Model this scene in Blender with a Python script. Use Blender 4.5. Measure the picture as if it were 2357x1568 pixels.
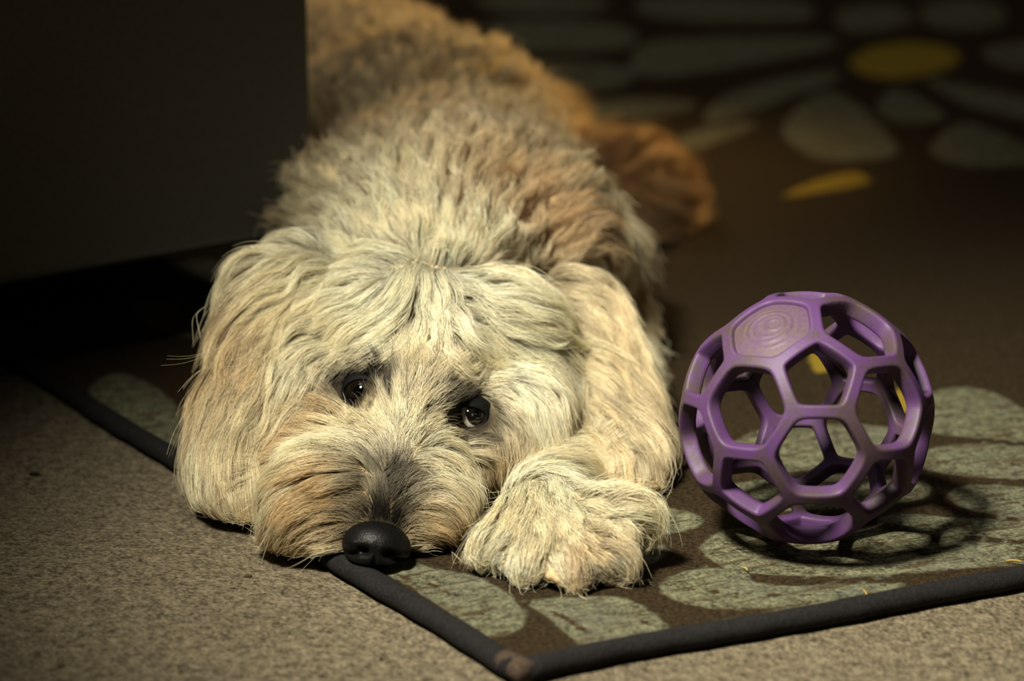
import bpy, bmesh, math, random
import numpy as np
from mathutils import Vector, Matrix, Quaternion
from mathutils.bvhtree import BVHTree
from mathutils.kdtree import KDTree

random.seed(7)
rng = np.random.default_rng(11)
scene = bpy.context.scene
C = scene.collection
for o in list(bpy.data.objects):
    bpy.data.objects.remove(o)

# ------------------------------------------------------------------ camera
F, W, HH = 6500.0, 2357, 1568
PITCH = math.radians(17.5)
HCAM = 0.6126                       # height over the rug's upper side (z = 0)
cam_d = bpy.data.cameras.new('camera')
cam = bpy.data.objects.new('camera', cam_d)
C.objects.link(cam)
cam.location = (0, 0, HCAM)
cam.rotation_euler = (math.pi / 2 - PITCH, 0, 0)
cam_d.sensor_width = 36
cam_d.lens = F / W * 36
cam_d.clip_start = 0.05
cam_d.clip_end = 30
cam_d.dof.use_dof = True
cam_d.dof.focus_distance = 1.66
cam_d.dof.aperture_fstop = 4.0
scene.camera = cam
RV = np.array([1.0, 0, 0])
FV = np.array([0, math.cos(PITCH), -math.sin(PITCH)])
UV = np.array([0, math.sin(PITCH), math.cos(PITCH)])
CAM = np.array([0, 0, HCAM])

def ray(px, py):
    return FV + (px - W / 2) / F * RV - (py - HH / 2) / F * UV

def at(px, py, Y):
    """point of the ray through a picture pixel at the distance Y in front of the camera's foot"""
    d = ray(px, py)
    return CAM + d * (Y / d[1])

def ground(px, py, z=0.0):
    d = ray(px, py)
    return CAM + d * ((z - HCAM) / d[2])

def to_px(p):
    q = np.asarray(p) - CAM
    zc = q @ FV
    return np.stack([W / 2 + F * (q @ RV) / zc, HH / 2 - F * (q @ UV) / zc], -1)

# ------------------------------------------------------------------ light
world = bpy.data.worlds.new('world')
scene.world = world
world.use_nodes = True
bgn = world.node_tree.nodes['Background']
bgn.inputs[0].default_value = (1.0, 0.85, 0.62, 1)
bgn.inputs[1].default_value = 0.012

def area(name, loc, target, size, power, color, spread=math.pi):
    l = bpy.data.lights.new(name, 'AREA')
    l.shape = 'DISK'
    l.size = size
    l.energy = power
    l.color = color
    l.spread = spread
    o = bpy.data.objects.new(name, l)
    C.objects.link(o)
    o.location = loc
    o.rotation_euler = (Vector(target) - Vector(loc)).to_track_quat('-Z', 'Y').to_euler()
    return o

def spot(name, loc, target, power, color, angle, blend, radius):
    l = bpy.data.lights.new(name, 'SPOT')
    l.energy = power; l.color = color; l.spot_size = math.radians(angle); l.spot_blend = blend; l.shadow_soft_size = radius
    o = bpy.data.objects.new(name, l)
    C.objects.link(o)
    o.location = loc
    o.rotation_euler = (Vector(target) - Vector(loc)).to_track_quat('-Z', 'Y').to_euler()
    return o
spot('shaded_lamp_light', (-0.45, 0.92, 1.40), (0.20, 1.61, 0.0), 320, (1.0, 0.95, 0.80), 37.5, 1.0, 0.12)
area('room_fill_light', (-0.7, 2.9, 2.0), (0.4, 2.6, 0.0), 0.6, 11.0, (1.0, 0.93, 0.82))
area('front_fill_light', (1.1, -0.7, 1.7), (0.0, 1.9, 0.1), 0.8, 1.6, (1.0, 0.95, 0.82))  # added fill from the front right to lift shadows, no window there
spot('warm_lamp_light', (0.85, 3.0, 0.75), (-0.03, 2.36, 0.09), 95, (1.0, 0.66, 0.26), 36, 1.0, 0.10)

scene.view_settings.view_transform = 'Standard'
scene.view_settings.look = 'None'
scene.view_settings.exposure = 0.0
scene.view_settings.gamma = 1.0
scene.view_settings.use_curve_mapping = False
scene.cycles.use_denoising = True
scene.cycles.max_bounces = 6

# ------------------------------------------------------------------ helpers
def srgb(r, g, b):
    def f(c):
        c /= 255.0
        return c / 12.92 if c <= 0.04045 else ((c + 0.055) / 1.055) ** 2.4
    return (f(r), f(g), f(b), 1.0)

def link(o, parent=None):
    C.objects.link(o)
    if parent is not None:
        o.parent = parent
        o.matrix_parent_inverse = Matrix.Translation(parent.location).inverted()
    return o

def tag(o, label=None, cat=None, kind=None, group=None):
    if label: o['label'] = label
    if cat: o['category'] = cat
    if kind: o['kind'] = kind
    if group: o['group'] = group
    return o

def empty(name, loc, label, cat):
    o = bpy.data.objects.new(name, None)
    o.empty_display_size = 0.05
    C.objects.link(o)
    o.location = loc
    return tag(o, label, cat)

def mesh_obj(name, verts, faces, mat=None, parent=None, smooth=True):
    me = bpy.data.meshes.new(name)
    me.from_pydata([tuple(v) for v in verts], [], [tuple(f) for f in faces])
    if smooth:
        me.polygons.foreach_set('use_smooth', [True] * len(me.polygons))
    me.update()
    o = bpy.data.objects.new(name, me)
    if mat: me.materials.append(mat)
    return link(o, parent)

def bm_obj(name, bm, mat=None, parent=None, smooth=True):
    me = bpy.data.meshes.new(name)
    bm.to_mesh(me)
    bm.free()
    if smooth:
        me.polygons.foreach_set('use_smooth', [True] * len(me.polygons))
    o = bpy.data.objects.new(name, me)
    if mat: me.materials.append(mat)
    return link(o, parent)

class NT:
    """small node-tree writer"""
    def __init__(s, name):
        s.m = bpy.data.materials.new(name)
        s.m.use_nodes = True
        s.t = s.m.node_tree
        s.t.nodes.clear()
        s.out = s.t.nodes.new('ShaderNodeOutputMaterial')
    def n(s, typ, props=None, **inp):
        nd = s.t.nodes.new('ShaderNode' + typ)
        for k, v in (props or {}).items():
            setattr(nd, k, v)
        for k, v in inp.items():
            key = int(k[1:]) if k[0] == 'i' and k[1:].isdigit() else k.replace('_', ' ')
            if isinstance(v, bpy.types.NodeSocket):
                s.t.links.new(v, nd.inputs[key])
            else:
                nd.inputs[key].default_value = v
        return nd
    def math(s, op, a, b=0.0, clamp=False):
        nd = s.n('Math', {'operation': op, 'use_clamp': clamp}, i0=a, i1=b)
        return nd.outputs[0]
    def mix(s, f, a, b):
        nd = s.n('Mix', {'data_type': 'RGBA'})
        for i, v in ((0, f), (6, a), (7, b)):
            if isinstance(v, bpy.types.NodeSocket):
                s.t.links.new(v, nd.inputs[i])
            else:
                nd.inputs[i].default_value = v
        return nd.outputs[2]
    def ramp(s, x, lo, hi):
        return s.n('MapRange', {}, Value=x, From_Min=lo, From_Max=hi).outputs[0]
    def noise(s, vec, scale, detail=3.0, rough=0.5):
        return s.n('TexNoise', {}, Vector=vec, Scale=scale, Detail=detail, Roughness=rough).outputs[0]
    def finish(s, sh, disp=None):
        s.t.links.new(sh, s.out.inputs[0])
        return s.m

# ------------------------------------------------------------------ materials
def mat_carpet():
    t = NT('beige_carpet')
    co = t.n('TexCoord').outputs['Object']
    a = t.noise(co, 420, 4, 0.65)
    b = t.noise(co, 150, 3, 0.6)
    c = t.noise(co, 6, 3)
    v = t.n('TexVoronoi', {}, Vector=co, Scale=330.0).outputs[0]
    f = t.math('ADD', t.math('MULTIPLY', a, 0.6), t.math('MULTIPLY', b, 0.4))
    col = t.mix(t.ramp(f, 0.36, 0.62), srgb(50, 45, 35), srgb(136, 124, 101))
    col = t.mix(t.math('MULTIPLY', t.ramp(c, 0.4, 0.7), 0.25), col, srgb(84, 74, 58))
    h = t.math('ADD', t.math('MULTIPLY', a, 0.8), t.math('SUBTRACT', t.math('MULTIPLY', b, 0.6), t.math('MULTIPLY', v, 0.7)))
    bmp = t.n('Bump', {}, Strength=0.9, Distance=0.003, Height=h)
    return t.finish(t.n('BsdfPrincipled', {}, Base_Color=col, Roughness=0.95, Specular_IOR_Level=0.1,
                        Normal=bmp.outputs[0]).outputs[0])

def mat_rug():
    t = NT('floral_rug_pile')
    co = t.n('TexCoord').outputs['Object']
    def at_(nm): return t.n('Attribute', {'attribute_name': nm}).outputs['Fac']
    n1 = t.noise(co, 380, 4, 0.7)
    n2 = t.noise(co, 110, 3, 0.6)
    n3 = t.noise(co, 14, 3, 0.6)
    wob = t.math('MULTIPLY', t.math('SUBTRACT', n2, 0.5), 0.010)
    wob = t.math('ADD', wob, t.math('MULTIPLY', t.math('SUBTRACT', n1, 0.5), 0.006))
    def mask(nm, soft=0.0012):
        return t.ramp(t.math('ADD', at_(nm), wob), soft, -soft)
    pet, yel, vein = mask('petal'), mask('yellow'), mask('vein', 0.001)
    grd = t.mix(t.ramp(n1, 0.35, 0.65), srgb(20, 16, 8), srgb(58, 46, 29))
    pc = t.mix(t.ramp(t.math('ADD', t.math('MULTIPLY', n1, 0.6), t.math('MULTIPLY', n2, 0.4)), 0.38, 0.60), srgb(28, 27, 18), srgb(116, 115, 90))
    pc = t.mix(t.math('MULTIPLY', t.ramp(n3, 0.45, 0.65), 0.35), pc, srgb(92, 93, 84))
    # broken darker yarn lines inside the petals
    st = t.n('Mapping', {}, Vector=t.n('Attribute', {'attribute_name': 'ruguv'}).outputs['Vector'], Scale=(26.0, 170.0, 1.0))
    lines = t.ramp(t.noise(st.outputs[0], 1.0, 3, 0.7), 0.53, 0.60)
    pc = t.mix(t.math('MULTIPLY', lines, 0.7), pc, srgb(60, 44, 28))
    col = t.mix(pet, grd, pc)
    col = t.mix(yel, col, t.mix(n1, srgb(112, 92, 24), srgb(140, 120, 44)))
    col = t.mix(vein, col, srgb(52, 36, 22))
    h = t.math('ADD', t.math('MULTIPLY', n1, 0.7), t.math('ADD', t.math('MULTIPLY', n2, 0.6), t.math('MULTIPLY', pet, 0.5)))
    bmp = t.n('Bump', {}, Strength=0.9, Distance=0.003, Height=h)
    return t.finish(t.n('BsdfPrincipled', {}, Base_Color=col, Roughness=0.95, Specular_IOR_Level=0.08,
                        Normal=bmp.outputs[0]).outputs[0])

def mat_simple(name, c1, c2, scale=40.0, rough=0.8, bump=0.2, dist=0.001, spec=0.3, lo=0.35, hi=0.65):
    t = NT(name)
    co = t.n('TexCoord').outputs['Object']
    n = t.noise(co, scale, 4, 0.6)
    col = t.mix(t.ramp(n, lo, hi), c1, c2)
    bmp = t.n('Bump', {}, Strength=bump, Distance=dist, Height=n)
    return t.finish(t.n('BsdfPrincipled', {}, Base_Color=col, Roughness=rough, Specular_IOR_Level=spec,
                        Normal=bmp.outputs[0]).outputs[0])

def mat_ball():
    t = NT('dusty_purple_rubber')
    co = t.n('TexCoord').outputs['Object']
    a = t.noise(co, 38, 5, 0.65)
    b = t.noise(co, 420, 3, 0.6)
    f = t.math('ADD', t.math('MULTIPLY', a, 0.75), t.math('MULTIPLY', b, 0.35))
    col = t.mix(t.ramp(f, 0.50, 0.62), srgb(78, 48, 92), srgb(68, 53, 58))
    g = t.n('Attribute', {'attribute_name': 'dust'}).outputs['Fac']
    col = t.mix(t.math('MULTIPLY', g, t.ramp(b, 0.2, 0.6)), col, srgb(88, 72, 72))
    bmp = t.n('Bump', {}, Strength=0.35, Distance=0.0008, Height=f)
    return t.finish(t.n('BsdfPrincipled', {}, Base_Color=col, Roughness=0.55, Specular_IOR_Level=0.35,
                        Normal=bmp.outputs[0]).outputs[0])

def mat_fur():
    t = NT('curly_fur')
    col = t.n('Attribute', {'attribute_name': 'fur_color'}).outputs['Color']
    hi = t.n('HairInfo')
    tipd = t.n('MapRange', {}, Value=hi.outputs['Intercept'], From_Min=0.0, From_Max=1.0, To_Min=0.42, To_Max=1.14).outputs[0]  # darker roots, lighter tips: crevice shade put into the fur colour
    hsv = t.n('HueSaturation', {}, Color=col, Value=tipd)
    d = t.n('BsdfDiffuse', {}, Color=hsv.outputs[0], Roughness=0.0)
    tr = t.n('BsdfTranslucent', {}, Color=hsv.outputs[0])
    h = t.n('BsdfHair', {'component': 'Reflection'}, Color=hsv.outputs[0], RoughnessU=0.27, RoughnessV=0.8)
    m1 = t.n('MixShader', {}, Fac=0.28, i1=d.outputs[0], i2=tr.outputs[0])
    m2 = t.n('MixShader', {}, Fac=0.36, i1=m1.outputs[0], i2=h.outputs[0])
    return t.finish(m2.outputs[0])

def mat_skin():
    t = NT('dog_skin')
    col = t.n('Attribute', {'attribute_name': 'skin_color'}).outputs['Color']
    co = t.n('TexCoord').outputs['Object']
    n = t.noise(co, 300, 3, 0.6)
    col = t.mix(t.math('MULTIPLY', n, 0.4), col, srgb(60, 48, 30))
    return t.finish(t.n('BsdfPrincipled', {}, Base_Color=col, Roughness=0.9, Specular_IOR_Level=0.1).outputs[0])

def mat_nose():
    t = NT('nose_leather')
    co = t.n('TexCoord').outputs['Object']
    v = t.n('TexVoronoi', {}, Vector=co, Scale=900.0).outputs[0]
    n = t.noise(co, 260, 3)
    col = t.mix(n, srgb(5, 5, 5), srgb(14, 13, 12))
    bmp = t.n('Bump', {}, Strength=0.35, Distance=0.0005, Height=v)
    return t.finish(t.n('BsdfPrincipled', {}, Base_Color=col, Roughness=0.45, Specular_IOR_Level=0.18,
                        Normal=bmp.outputs[0]).outputs[0])

M_CARPET, M_RUG, M_BALL, M_FUR, M_SKIN, M_NOSE = mat_carpet(), mat_rug(), mat_ball(), mat_fur(), mat_skin(), mat_nose()
M_BIND = mat_simple('black_binding_tape', srgb(8, 7, 7), srgb(26, 23, 22), 500, 0.85, 0.6, 0.001, 0.25)
M_WORN = mat_simple('frayed_jute', srgb(32, 25, 19), srgb(78, 62, 48), 600, 0.9, 0.8, 0.001)
M_SOFA = mat_simple('dark_upholstery', srgb(84, 81, 70), srgb(104, 100, 88), 700, 0.85, 0.5, 0.001, 0.2)
M_WALL = mat_simple('wall_paint', srgb(120, 105, 80), srgb(130, 115, 90), 20, 0.9, 0.05)
M_LEG = mat_simple('dark_wood', srgb(20, 14, 10), srgb(40, 28, 18), 60, 0.5)

# ------------------------------------------------------------------ room
ZF = -0.008
def slab(name, x0, x1, y0, y1, z0, z1, mat):
    bm = bmesh.new()
    bmesh.ops.create_cube(bm, size=1)
    for v in bm.verts:
        v.co = Vector((x0 + (v.co.x + .5) * (x1 - x0), y0 + (v.co.y + .5) * (y1 - y0), z0 + (v.co.z + .5) * (z1 - z0)))
    o = bm_obj(name, bm, mat, None, False)
    return tag(o, kind='structure')

slab('floor', -2.6, 2.6, -1.6, 4.8, ZF - 0.1, ZF, M_CARPET)
slab('wall_back', -2.6, 2.6, 4.7, 4.8, ZF, 2.45, M_WALL)
slab('wall_front', -2.6, 2.6, -1.6, -1.5, ZF, 2.45, M_WALL)
slab('wall_left', -2.6, -2.5, -1.5, 4.7, ZF, 2.45, M_WALL)
slab('wall_right', 2.5, 2.6, -1.5, 4.7, ZF, 2.45, M_WALL)
slab('ceiling', -2.6, 2.6, -1.6, 4.8, 2.45, 2.55, M_WALL)

# ------------------------------------------------------------------ rug
c0 = ground(1196, 1543)[:2]
cl = ground(196, 925)[:2]
cr = ground(2357, 1318)[:2]
eU = (cr - c0) / np.linalg.norm(cr - c0)
eV = (cl - c0) / np.linalg.norm(cl - c0)
print('rug corner angle', math.degrees(math.acos(float(eU @ eV))))
RU, RVL = 1.9, 2.45
def rug_to_world(u, v):
    return c0 + np.multiply.outer(u, eU) + np.multiply.outer(v, eV)

def smooth_poly(pts, k=5):
    P = np.array(pts, float)
    n = len(P)
    out = []
    for i in range(n):
        p0, p1, p2, p3 = P[i - 1], P[i], P[(i + 1) % n], P[(i + 2) % n]
        for j in range(k):
            t = j / k
            out.append(0.5 * ((2 * p1) + (-p0 + p2) * t + (2 * p0 - 5 * p1 + 4 * p2 - p3) * t * t + (-p0 + 3 * p1 - 3 * p2 + p3) * t ** 3))
    return np.array(out)

def sd_poly(P, V):
    """signed distance of the points P to the polygon V, negative inside"""
    d = np.full(len(P), 1e9)
    inside = np.zeros(len(P), bool)
    for i in range(len(V)):
        a, b = V[i], V[(i + 1) % len(V)]
        e = b - a
        w = P - a
        t = np.clip((w @ e) / (e @ e + 1e-12), 0, 1)
        q = w - t[:, None] * e
        d = np.minimum(d, (q ** 2).sum(1))
        c = (a[1] > P[:, 1]) != (b[1] > P[:, 1])
        with np.errstate(divide='ignore', invalid='ignore'):
            xi = (b[0] - a[0]) * (P[:, 1] - a[1]) / (b[1] - a[1] + 1e-15) + a[0]
        inside ^= c & (P[:, 0] < xi)
    d = np.sqrt(d)
    return np.where(inside, -d, d)

def sd_line(P, V):
    d = np.full(len(P), 1e9)
    for a, b in zip(V[:-1], V[1:]):
        e = b - a
        w = P - a
        t = np.clip((w @ e) / (e @ e), 0, 1)
        q = w - t[:, None] * e
        d = np.minimum(d, (q ** 2).sum(1))
    return np.sqrt(d)

PETALS = [
    [(1000, 1307), (1100, 1325), (1190, 1380), (1208, 1440), (1130, 1466), (1058, 1422), (940, 1345), (880, 1312), (930, 1285)],
    [(1215, 1385), (1262, 1420), (1357, 1497), (1430, 1482), (1535, 1451), (1506, 1410), (1437, 1376), (1330, 1372)],
    [(1518, 1347), (1576, 1313), (1662, 1307), (1720, 1330), (1806, 1345), (2007, 1340), (2094, 1345), (2007, 1370), (1863, 1388), (1690, 1399), (1604, 1394), (1530, 1370)],
    [(1593, 1450), (1662, 1424), (1863, 1400), (1950, 1382), (1863, 1413), (1633, 1461)],
    [(1613, 1267), (1639, 1232), (1720, 1215), (1979, 1215), (2200, 1242), (2400, 1256), (2400, 1290), (2209, 1308), (1979, 1325), (1748, 1320), (1662, 1301)],
    [(2007, 1211), (2065, 1181), (2220, 1190), (2400, 1206), (2400, 1240), (2240, 1232), (2094, 1230)],
    [(2180, 1138), (2238, 1114), (2357, 1120), (2420, 1130), (2420, 1190), (2300, 1184), (2220, 1168)],
    [(2120, 1040), (2240, 1020), (2400, 1035), (2420, 1095), (2260, 1098), (2130, 1080)],
    [(2100, 930), (2180, 892), (2280, 900), (2370, 950), (2420, 1010), (2280, 1008), (2130, 990)],
    [(1478, 1180), (1540, 1168), (1610, 1186), (1604, 1215), (1489, 1227)],
    [(1489, 1244), (1541, 1262), (1500, 1300), (1460, 1280)],
    [(1660, 1040), (1760, 985), (1900, 975), (2060, 985), (2080, 1050), (1900, 1075), (1740, 1085)],
    [(1650, 1130), (1760, 1100), (1960, 1090), (2110, 1100), (2140, 1140), (1980, 1165), (1740, 1175)],
    [(1800, 300), (1850, 235), (1910, 210), (1990, 250), (2060, 330), (2050, 360), (1950, 370), (1860, 355)],
    [(2020, 240), (2070, 205), (2160, 250), (2170, 275), (2060, 280)],
    [(2140, 345), (2200, 285), (2260, 290), (2357, 330), (2420, 370), (2230, 382)],
    [(2130, 182), (2250, 200), (2400, 235), (2420, 280), (2240, 245)],
    [(1620, 262), (1700, 205), (1900, 163), (1925, 185), (1790, 232), (1660, 280)],
    [(1480, 100), (1650, 85), (1900, 85), (1900, 112), (1650, 160), (1470, 172)],
    [(1560, 318), (1640, 290), (1745, 284), (1680, 315), (1590, 345)],
    [(1500, -10), (1700, -8), (1850, 5), (1850, 45), (1600, 48), (1470, 25)],
    [(1930, 25), (2050, 8), (2100, 50), (1960, 72)],
    [(2120, 15), (2220, -5), (2310, 20), (2290, 60), (2150, 62)],
    [(2260, 118), (2357, 95), (2430, 130), (2340, 160)],
    [(1120, 55), (1300, 45), (1450, 65), (1440, 108), (1230, 118), (1130, 95)],
    [(1160, 150), (1330, 140), (1460, 160), (1420, 200), (1280, 215), (1200, 190)],
    [(1330, 245), (1450, 225), (1600, 235), (1540, 262), (1400, 275)],
    [(1100, -10), (1250, -15), (1400, 0), (1350, 25), (1150, 25)],
    [(205, 900), (260, 858), (340, 880), (410, 940), (420, 1050), (330, 985), (250, 950)],
    [(330, 650), (430, 600), (520, 610), (500, 760), (380, 765), (300, 720)],
]
YELLOWS = [
    [(1957, 145), (2000, 112), (2090, 97), (2180, 108), (2208, 135), (2160, 165), (2060, 180), (1990, 170)],
    [(1800, 452), (1880, 415), (1965, 395), (2005, 415), (1950, 432), (1860, 446)],
    [(2060, 910), (2085, 880), (2110, 920), (2080, 950)],
    [(1860, 800), (1900, 780), (1930, 830), (1880, 860)],
]
VEINS = [
    [(1250, 1400), (1320, 1430), (1372, 1490)], [(1440, 1388), (1470, 1415), (1495, 1445)],
    [(900, 1318), (1000, 1345), (1090, 1385), (1130, 1420)],
    [(1560, 1350), (1700, 1365), (1860, 1368)], [(1660, 1262), (1850, 1270), (2150, 1272)],
    [(1720, 1240), (1900, 1240), (2050, 1250)], [(2100, 1205), (2250, 1215)], [(2230, 1140), (2357, 1160)],
    [(2160, 950), (2260, 955), (2340, 985)], [(2180, 1060), (2357, 1070)],
    [(1840, 330), (1900, 345), (1980, 335)], [(1870, 260), (1940, 300), (1990, 345)], [(2200, 330), (2290, 350)],
]

def build_rug():
    st = 0.0085
    nu, nv = int(RU / st) + 1, int(RVL / st) + 1
    u = np.linspace(0, RU, nu)
    v = np.linspace(0, RVL, nv)
    Ug, Vg = np.meshgrid(u, v, indexing='ij')
    P = c0 + Ug.reshape(-1, 1) * eU + Vg.reshape(-1, 1) * eV
    # gentle waviness of the rug's long edge
    wave = 0.003 * np.sin(Ug.ravel() * 14 + 0.7) * np.exp(-Vg.ravel() / 0.05)
    P = P + wave[:, None] * eV
    def gp(pts): return np.array([ground(*p)[:2] for p in pts])
    def field(polys):
        d = np.full(len(P), 0.05)
        for pl in polys:
            V = smooth_poly(gp(pl))
            lo, hi = V.min(0) - 0.05, V.max(0) + 0.05
            s = ((P > lo) & (P < hi)).all(1)
            if s.any():
                d[s] = np.minimum(d[s], sd_poly(P[s], V))
        return d
    pet = field(PETALS)
    # the same kind of leaf goes on over the parts of the rug that the dog, the sofa and the frame hide
    px = to_px(np.c_[P, np.zeros(len(P))])
    seen = (px[:, 0] > -60) & (px[:, 0] < 2430) & (px[:, 1] > -60) & (px[:, 1] < 1600)
    for _ in range(70):
        cu, cv, a = rng.uniform(0.1, RU - 0.1), rng.uniform(0.1, RVL - 0.1), rng.uniform(0, 3.14)
        c = c0 + cu * eU + cv * eV
        q = P - c
        x = q @ np.array([math.cos(a), math.sin(a)])
        y = q @ np.array([-math.sin(a), math.cos(a)])
        r = np.sqrt((x / 0.13) ** 2 + (y / 0.042) ** 2)
        d = (r - 1) * 0.042
        s = ~seen & (d < 0.05)
        pet[s] = np.minimum(pet[s], d[s])
    yel = field(YELLOWS)
    vein = np.full(len(P), 0.05)
    for pl in VEINS:
        V = gp(pl)
        vein = np.minimum(vein, sd_line(P, V) - 0.0022)
    idx = np.arange(nu * nv).reshape(nu, nv)
    faces = np.stack([idx[:-1, :-1], idx[1:, :-1], idx[1:, 1:], idx[:-1, 1:]], -1).reshape(-1, 4)
    z = 0.0004 * np.sin(P[:, 0] * 31) * np.sin(P[:, 1] * 27) - 0.0004
    verts = np.c_[P, z]
    # closed underside
    nb = len(verts)
    rim = list(idx[:, 0]) + list(idx[-1, 1:]) + list(idx[-2::-1, -1]) + list(idx[0, -2:0:-1])
    low = verts[rim].copy()
    low[:, 2] = ZF + 0.0003
    verts = np.vstack([verts, low])
    fl = [tuple(f) for f in faces]
    n = len(rim)
    for i in range(n):
        j = (i + 1) % n
        fl.append((rim[j], rim[i], nb + i, nb + j))
    root = empty('rug', (float(P[:, 0].mean()), float(P[:, 1].mean()), ZF),
                 'brown floral rug with grey-green leaves and a black bound edge, lying on beige carpet', 'rug')
    o = mesh_obj('rug_pile', verts, fl, M_RUG, root)
    me = o.data
    pad = np.zeros(n)
    for nm, arr in (('petal', pet), ('yellow', yel), ('vein', vein)):
        a = me.attributes.new(nm, 'FLOAT', 'POINT')
        a.data.foreach_set('value', np.r_[arr, pad + 0.05].astype(np.float32))
    a = me.attributes.new('ruguv', 'FLOAT_VECTOR', 'POINT')
    uvw = np.c_[Ug.ravel(), Vg.ravel(), np.zeros(nu * nv)]
    a.data.foreach_set('vector', np.vstack([uvw, np.zeros((n, 3))]).astype(np.float32).ravel())
    # binding tape, a flattened tube round the edge
    def tape(pts, name, mat, ry=0.0074, rz=0.0064, closed=False):
        pts = np.array(pts)
        vs, fs = [], []
        m, k = len(pts), 14
        for i in range(m):
            t = pts[min(i + 1, m - 1)] - pts[max(i - 1, 0)]
            t = t / np.linalg.norm(t)
            s = np.array([t[1], -t[0], 0])
            w = 1 + 0.07 * math.sin(i * 1.7) + 0.05 * math.sin(i * 0.61)
            for j in range(k):
                a = 2 * math.pi * j / k
                vs.append(pts[i] + s * math.cos(a) * ry * w + np.array([0, 0, math.sin(a) * rz]))
        for i in range(m - 1):
            for j in range(k):
                fs.append((i * k + j, i * k + (j + 1) % k, (i + 1) * k + (j + 1) % k, (i + 1) * k + j))
        fs.append(tuple(range(k - 1, -1, -1)))
        fs.append(tuple((m - 1) * k + j for j in range(k)))
        return mesh_obj(name, vs, fs, mat, root)
    def edge(ua, va, ub, vb, n_=220):
        out = []
        for i in range(n_):
            t = i / (n_ - 1)
            uu, vv = ua + (ub - ua) * t, va + (vb - va) * t
            p = c0 + uu * eU + vv * eV
            if va == 0 and vb == 0:
                p = p + 0.003 * math.sin(uu * 14 + 0.7) * eV
            p = p + 0.0012 * math.sin(t * 57) * (eV if va == vb else eU)
            out.append((p[0], p[1], ZF + 0.0068))
        return out
    tape(edge(0.004, 0, RU, 0), 'binding_tape', M_BIND)
    tape(edge(0, 0.004, 0, RVL), 'binding_tape', M_BIND)
    tape(edge(0, RVL, RU, RVL, 60), 'binding_tape', M_BIND)
    tape(edge(RU, 0, RU, RVL, 60), 'binding_tape', M_BIND)
    e = tape([(*(c0 + eV * (0.016 - 0.004 * i) + eU * (0.0 + 0.0006 * i)), ZF + 0.0070) for i in range(6)], 'frayed_corner', M_WORN, 0.0076, 0.0066)
    e['label'] = 'worn brown corner where the binding has frayed'
    return root
build_rug()

# ------------------------------------------------------------------ sofa
def build_sofa():
    zb = 0.075
    a = ground(706, 521, zb)
    b = ground(0, 640, zb)
    dx = (b - a)[:2]; dx /= np.linalg.norm(dx)          # along the front, to the left
    dy = np.array([dx[1], -dx[0]])
    if dy[1] < 0: dy = -dy                              # away from the camera
    L, D, top = 1.35, 0.85, 0.72
    o2 = a[:2]
    c = o2 + dx * L / 2 + dy * D / 2
    root = empty('sofa', (c[0], c[1], ZF), 'dark upholstered furniture block with a sharp upright corner, standing left of the dog', 'furniture')
    def box(name, s0, s1, t0, t1, z0, z1, mat, bev=0.006):
        bm = bmesh.new()
        bmesh.ops.create_cube(bm, size=1)
        for v in bm.verts:
            s = s0 + (v.co.x + .5) * (s1 - s0)
            t = t0 + (v.co.y + .5) * (t1 - t0)
            p = o2 + dx * s + dy * t
            v.co = Vector((p[0], p[1], z0 + (v.co.z + .5) * (z1 - z0)))
        bmesh.ops.bevel(bm, geom=bm.edges[:], offset=bev, segments=3, affect='EDGES', profile=0.6)
        bmesh.ops.recalc_face_normals(bm, faces=bm.faces[:])
        return bm_obj(name, bm, mat, root, False)
    box('side_panel', 0, L, 0, 0.03, zb, top, M_SOFA, 0.004)
    box('frame', 0.003, L, 0.0302, D, zb + 0.002, top - 0.301, M_SOFA)
    box('cushion', 0.01, L / 2 - .005, 0.04, D - 0.2, top - 0.30, top - 0.14, M_SOFA, 0.03)
    box('cushion', L / 2 + .005, L - 0.01, 0.04, D - 0.2, top - 0.30, top - 0.14, M_SOFA, 0.03)
    for s, t in ((0.34, 0.34), (L - 0.1, 0.34), (0.34, D - 0.1), (L - 0.1, D - 0.1)):
        box('leg', s - .02, s + .02, t - .02, t + .02, ZF + 0.0005, zb + 0.002, M_LEG, 0.003)
build_sofa()

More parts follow.
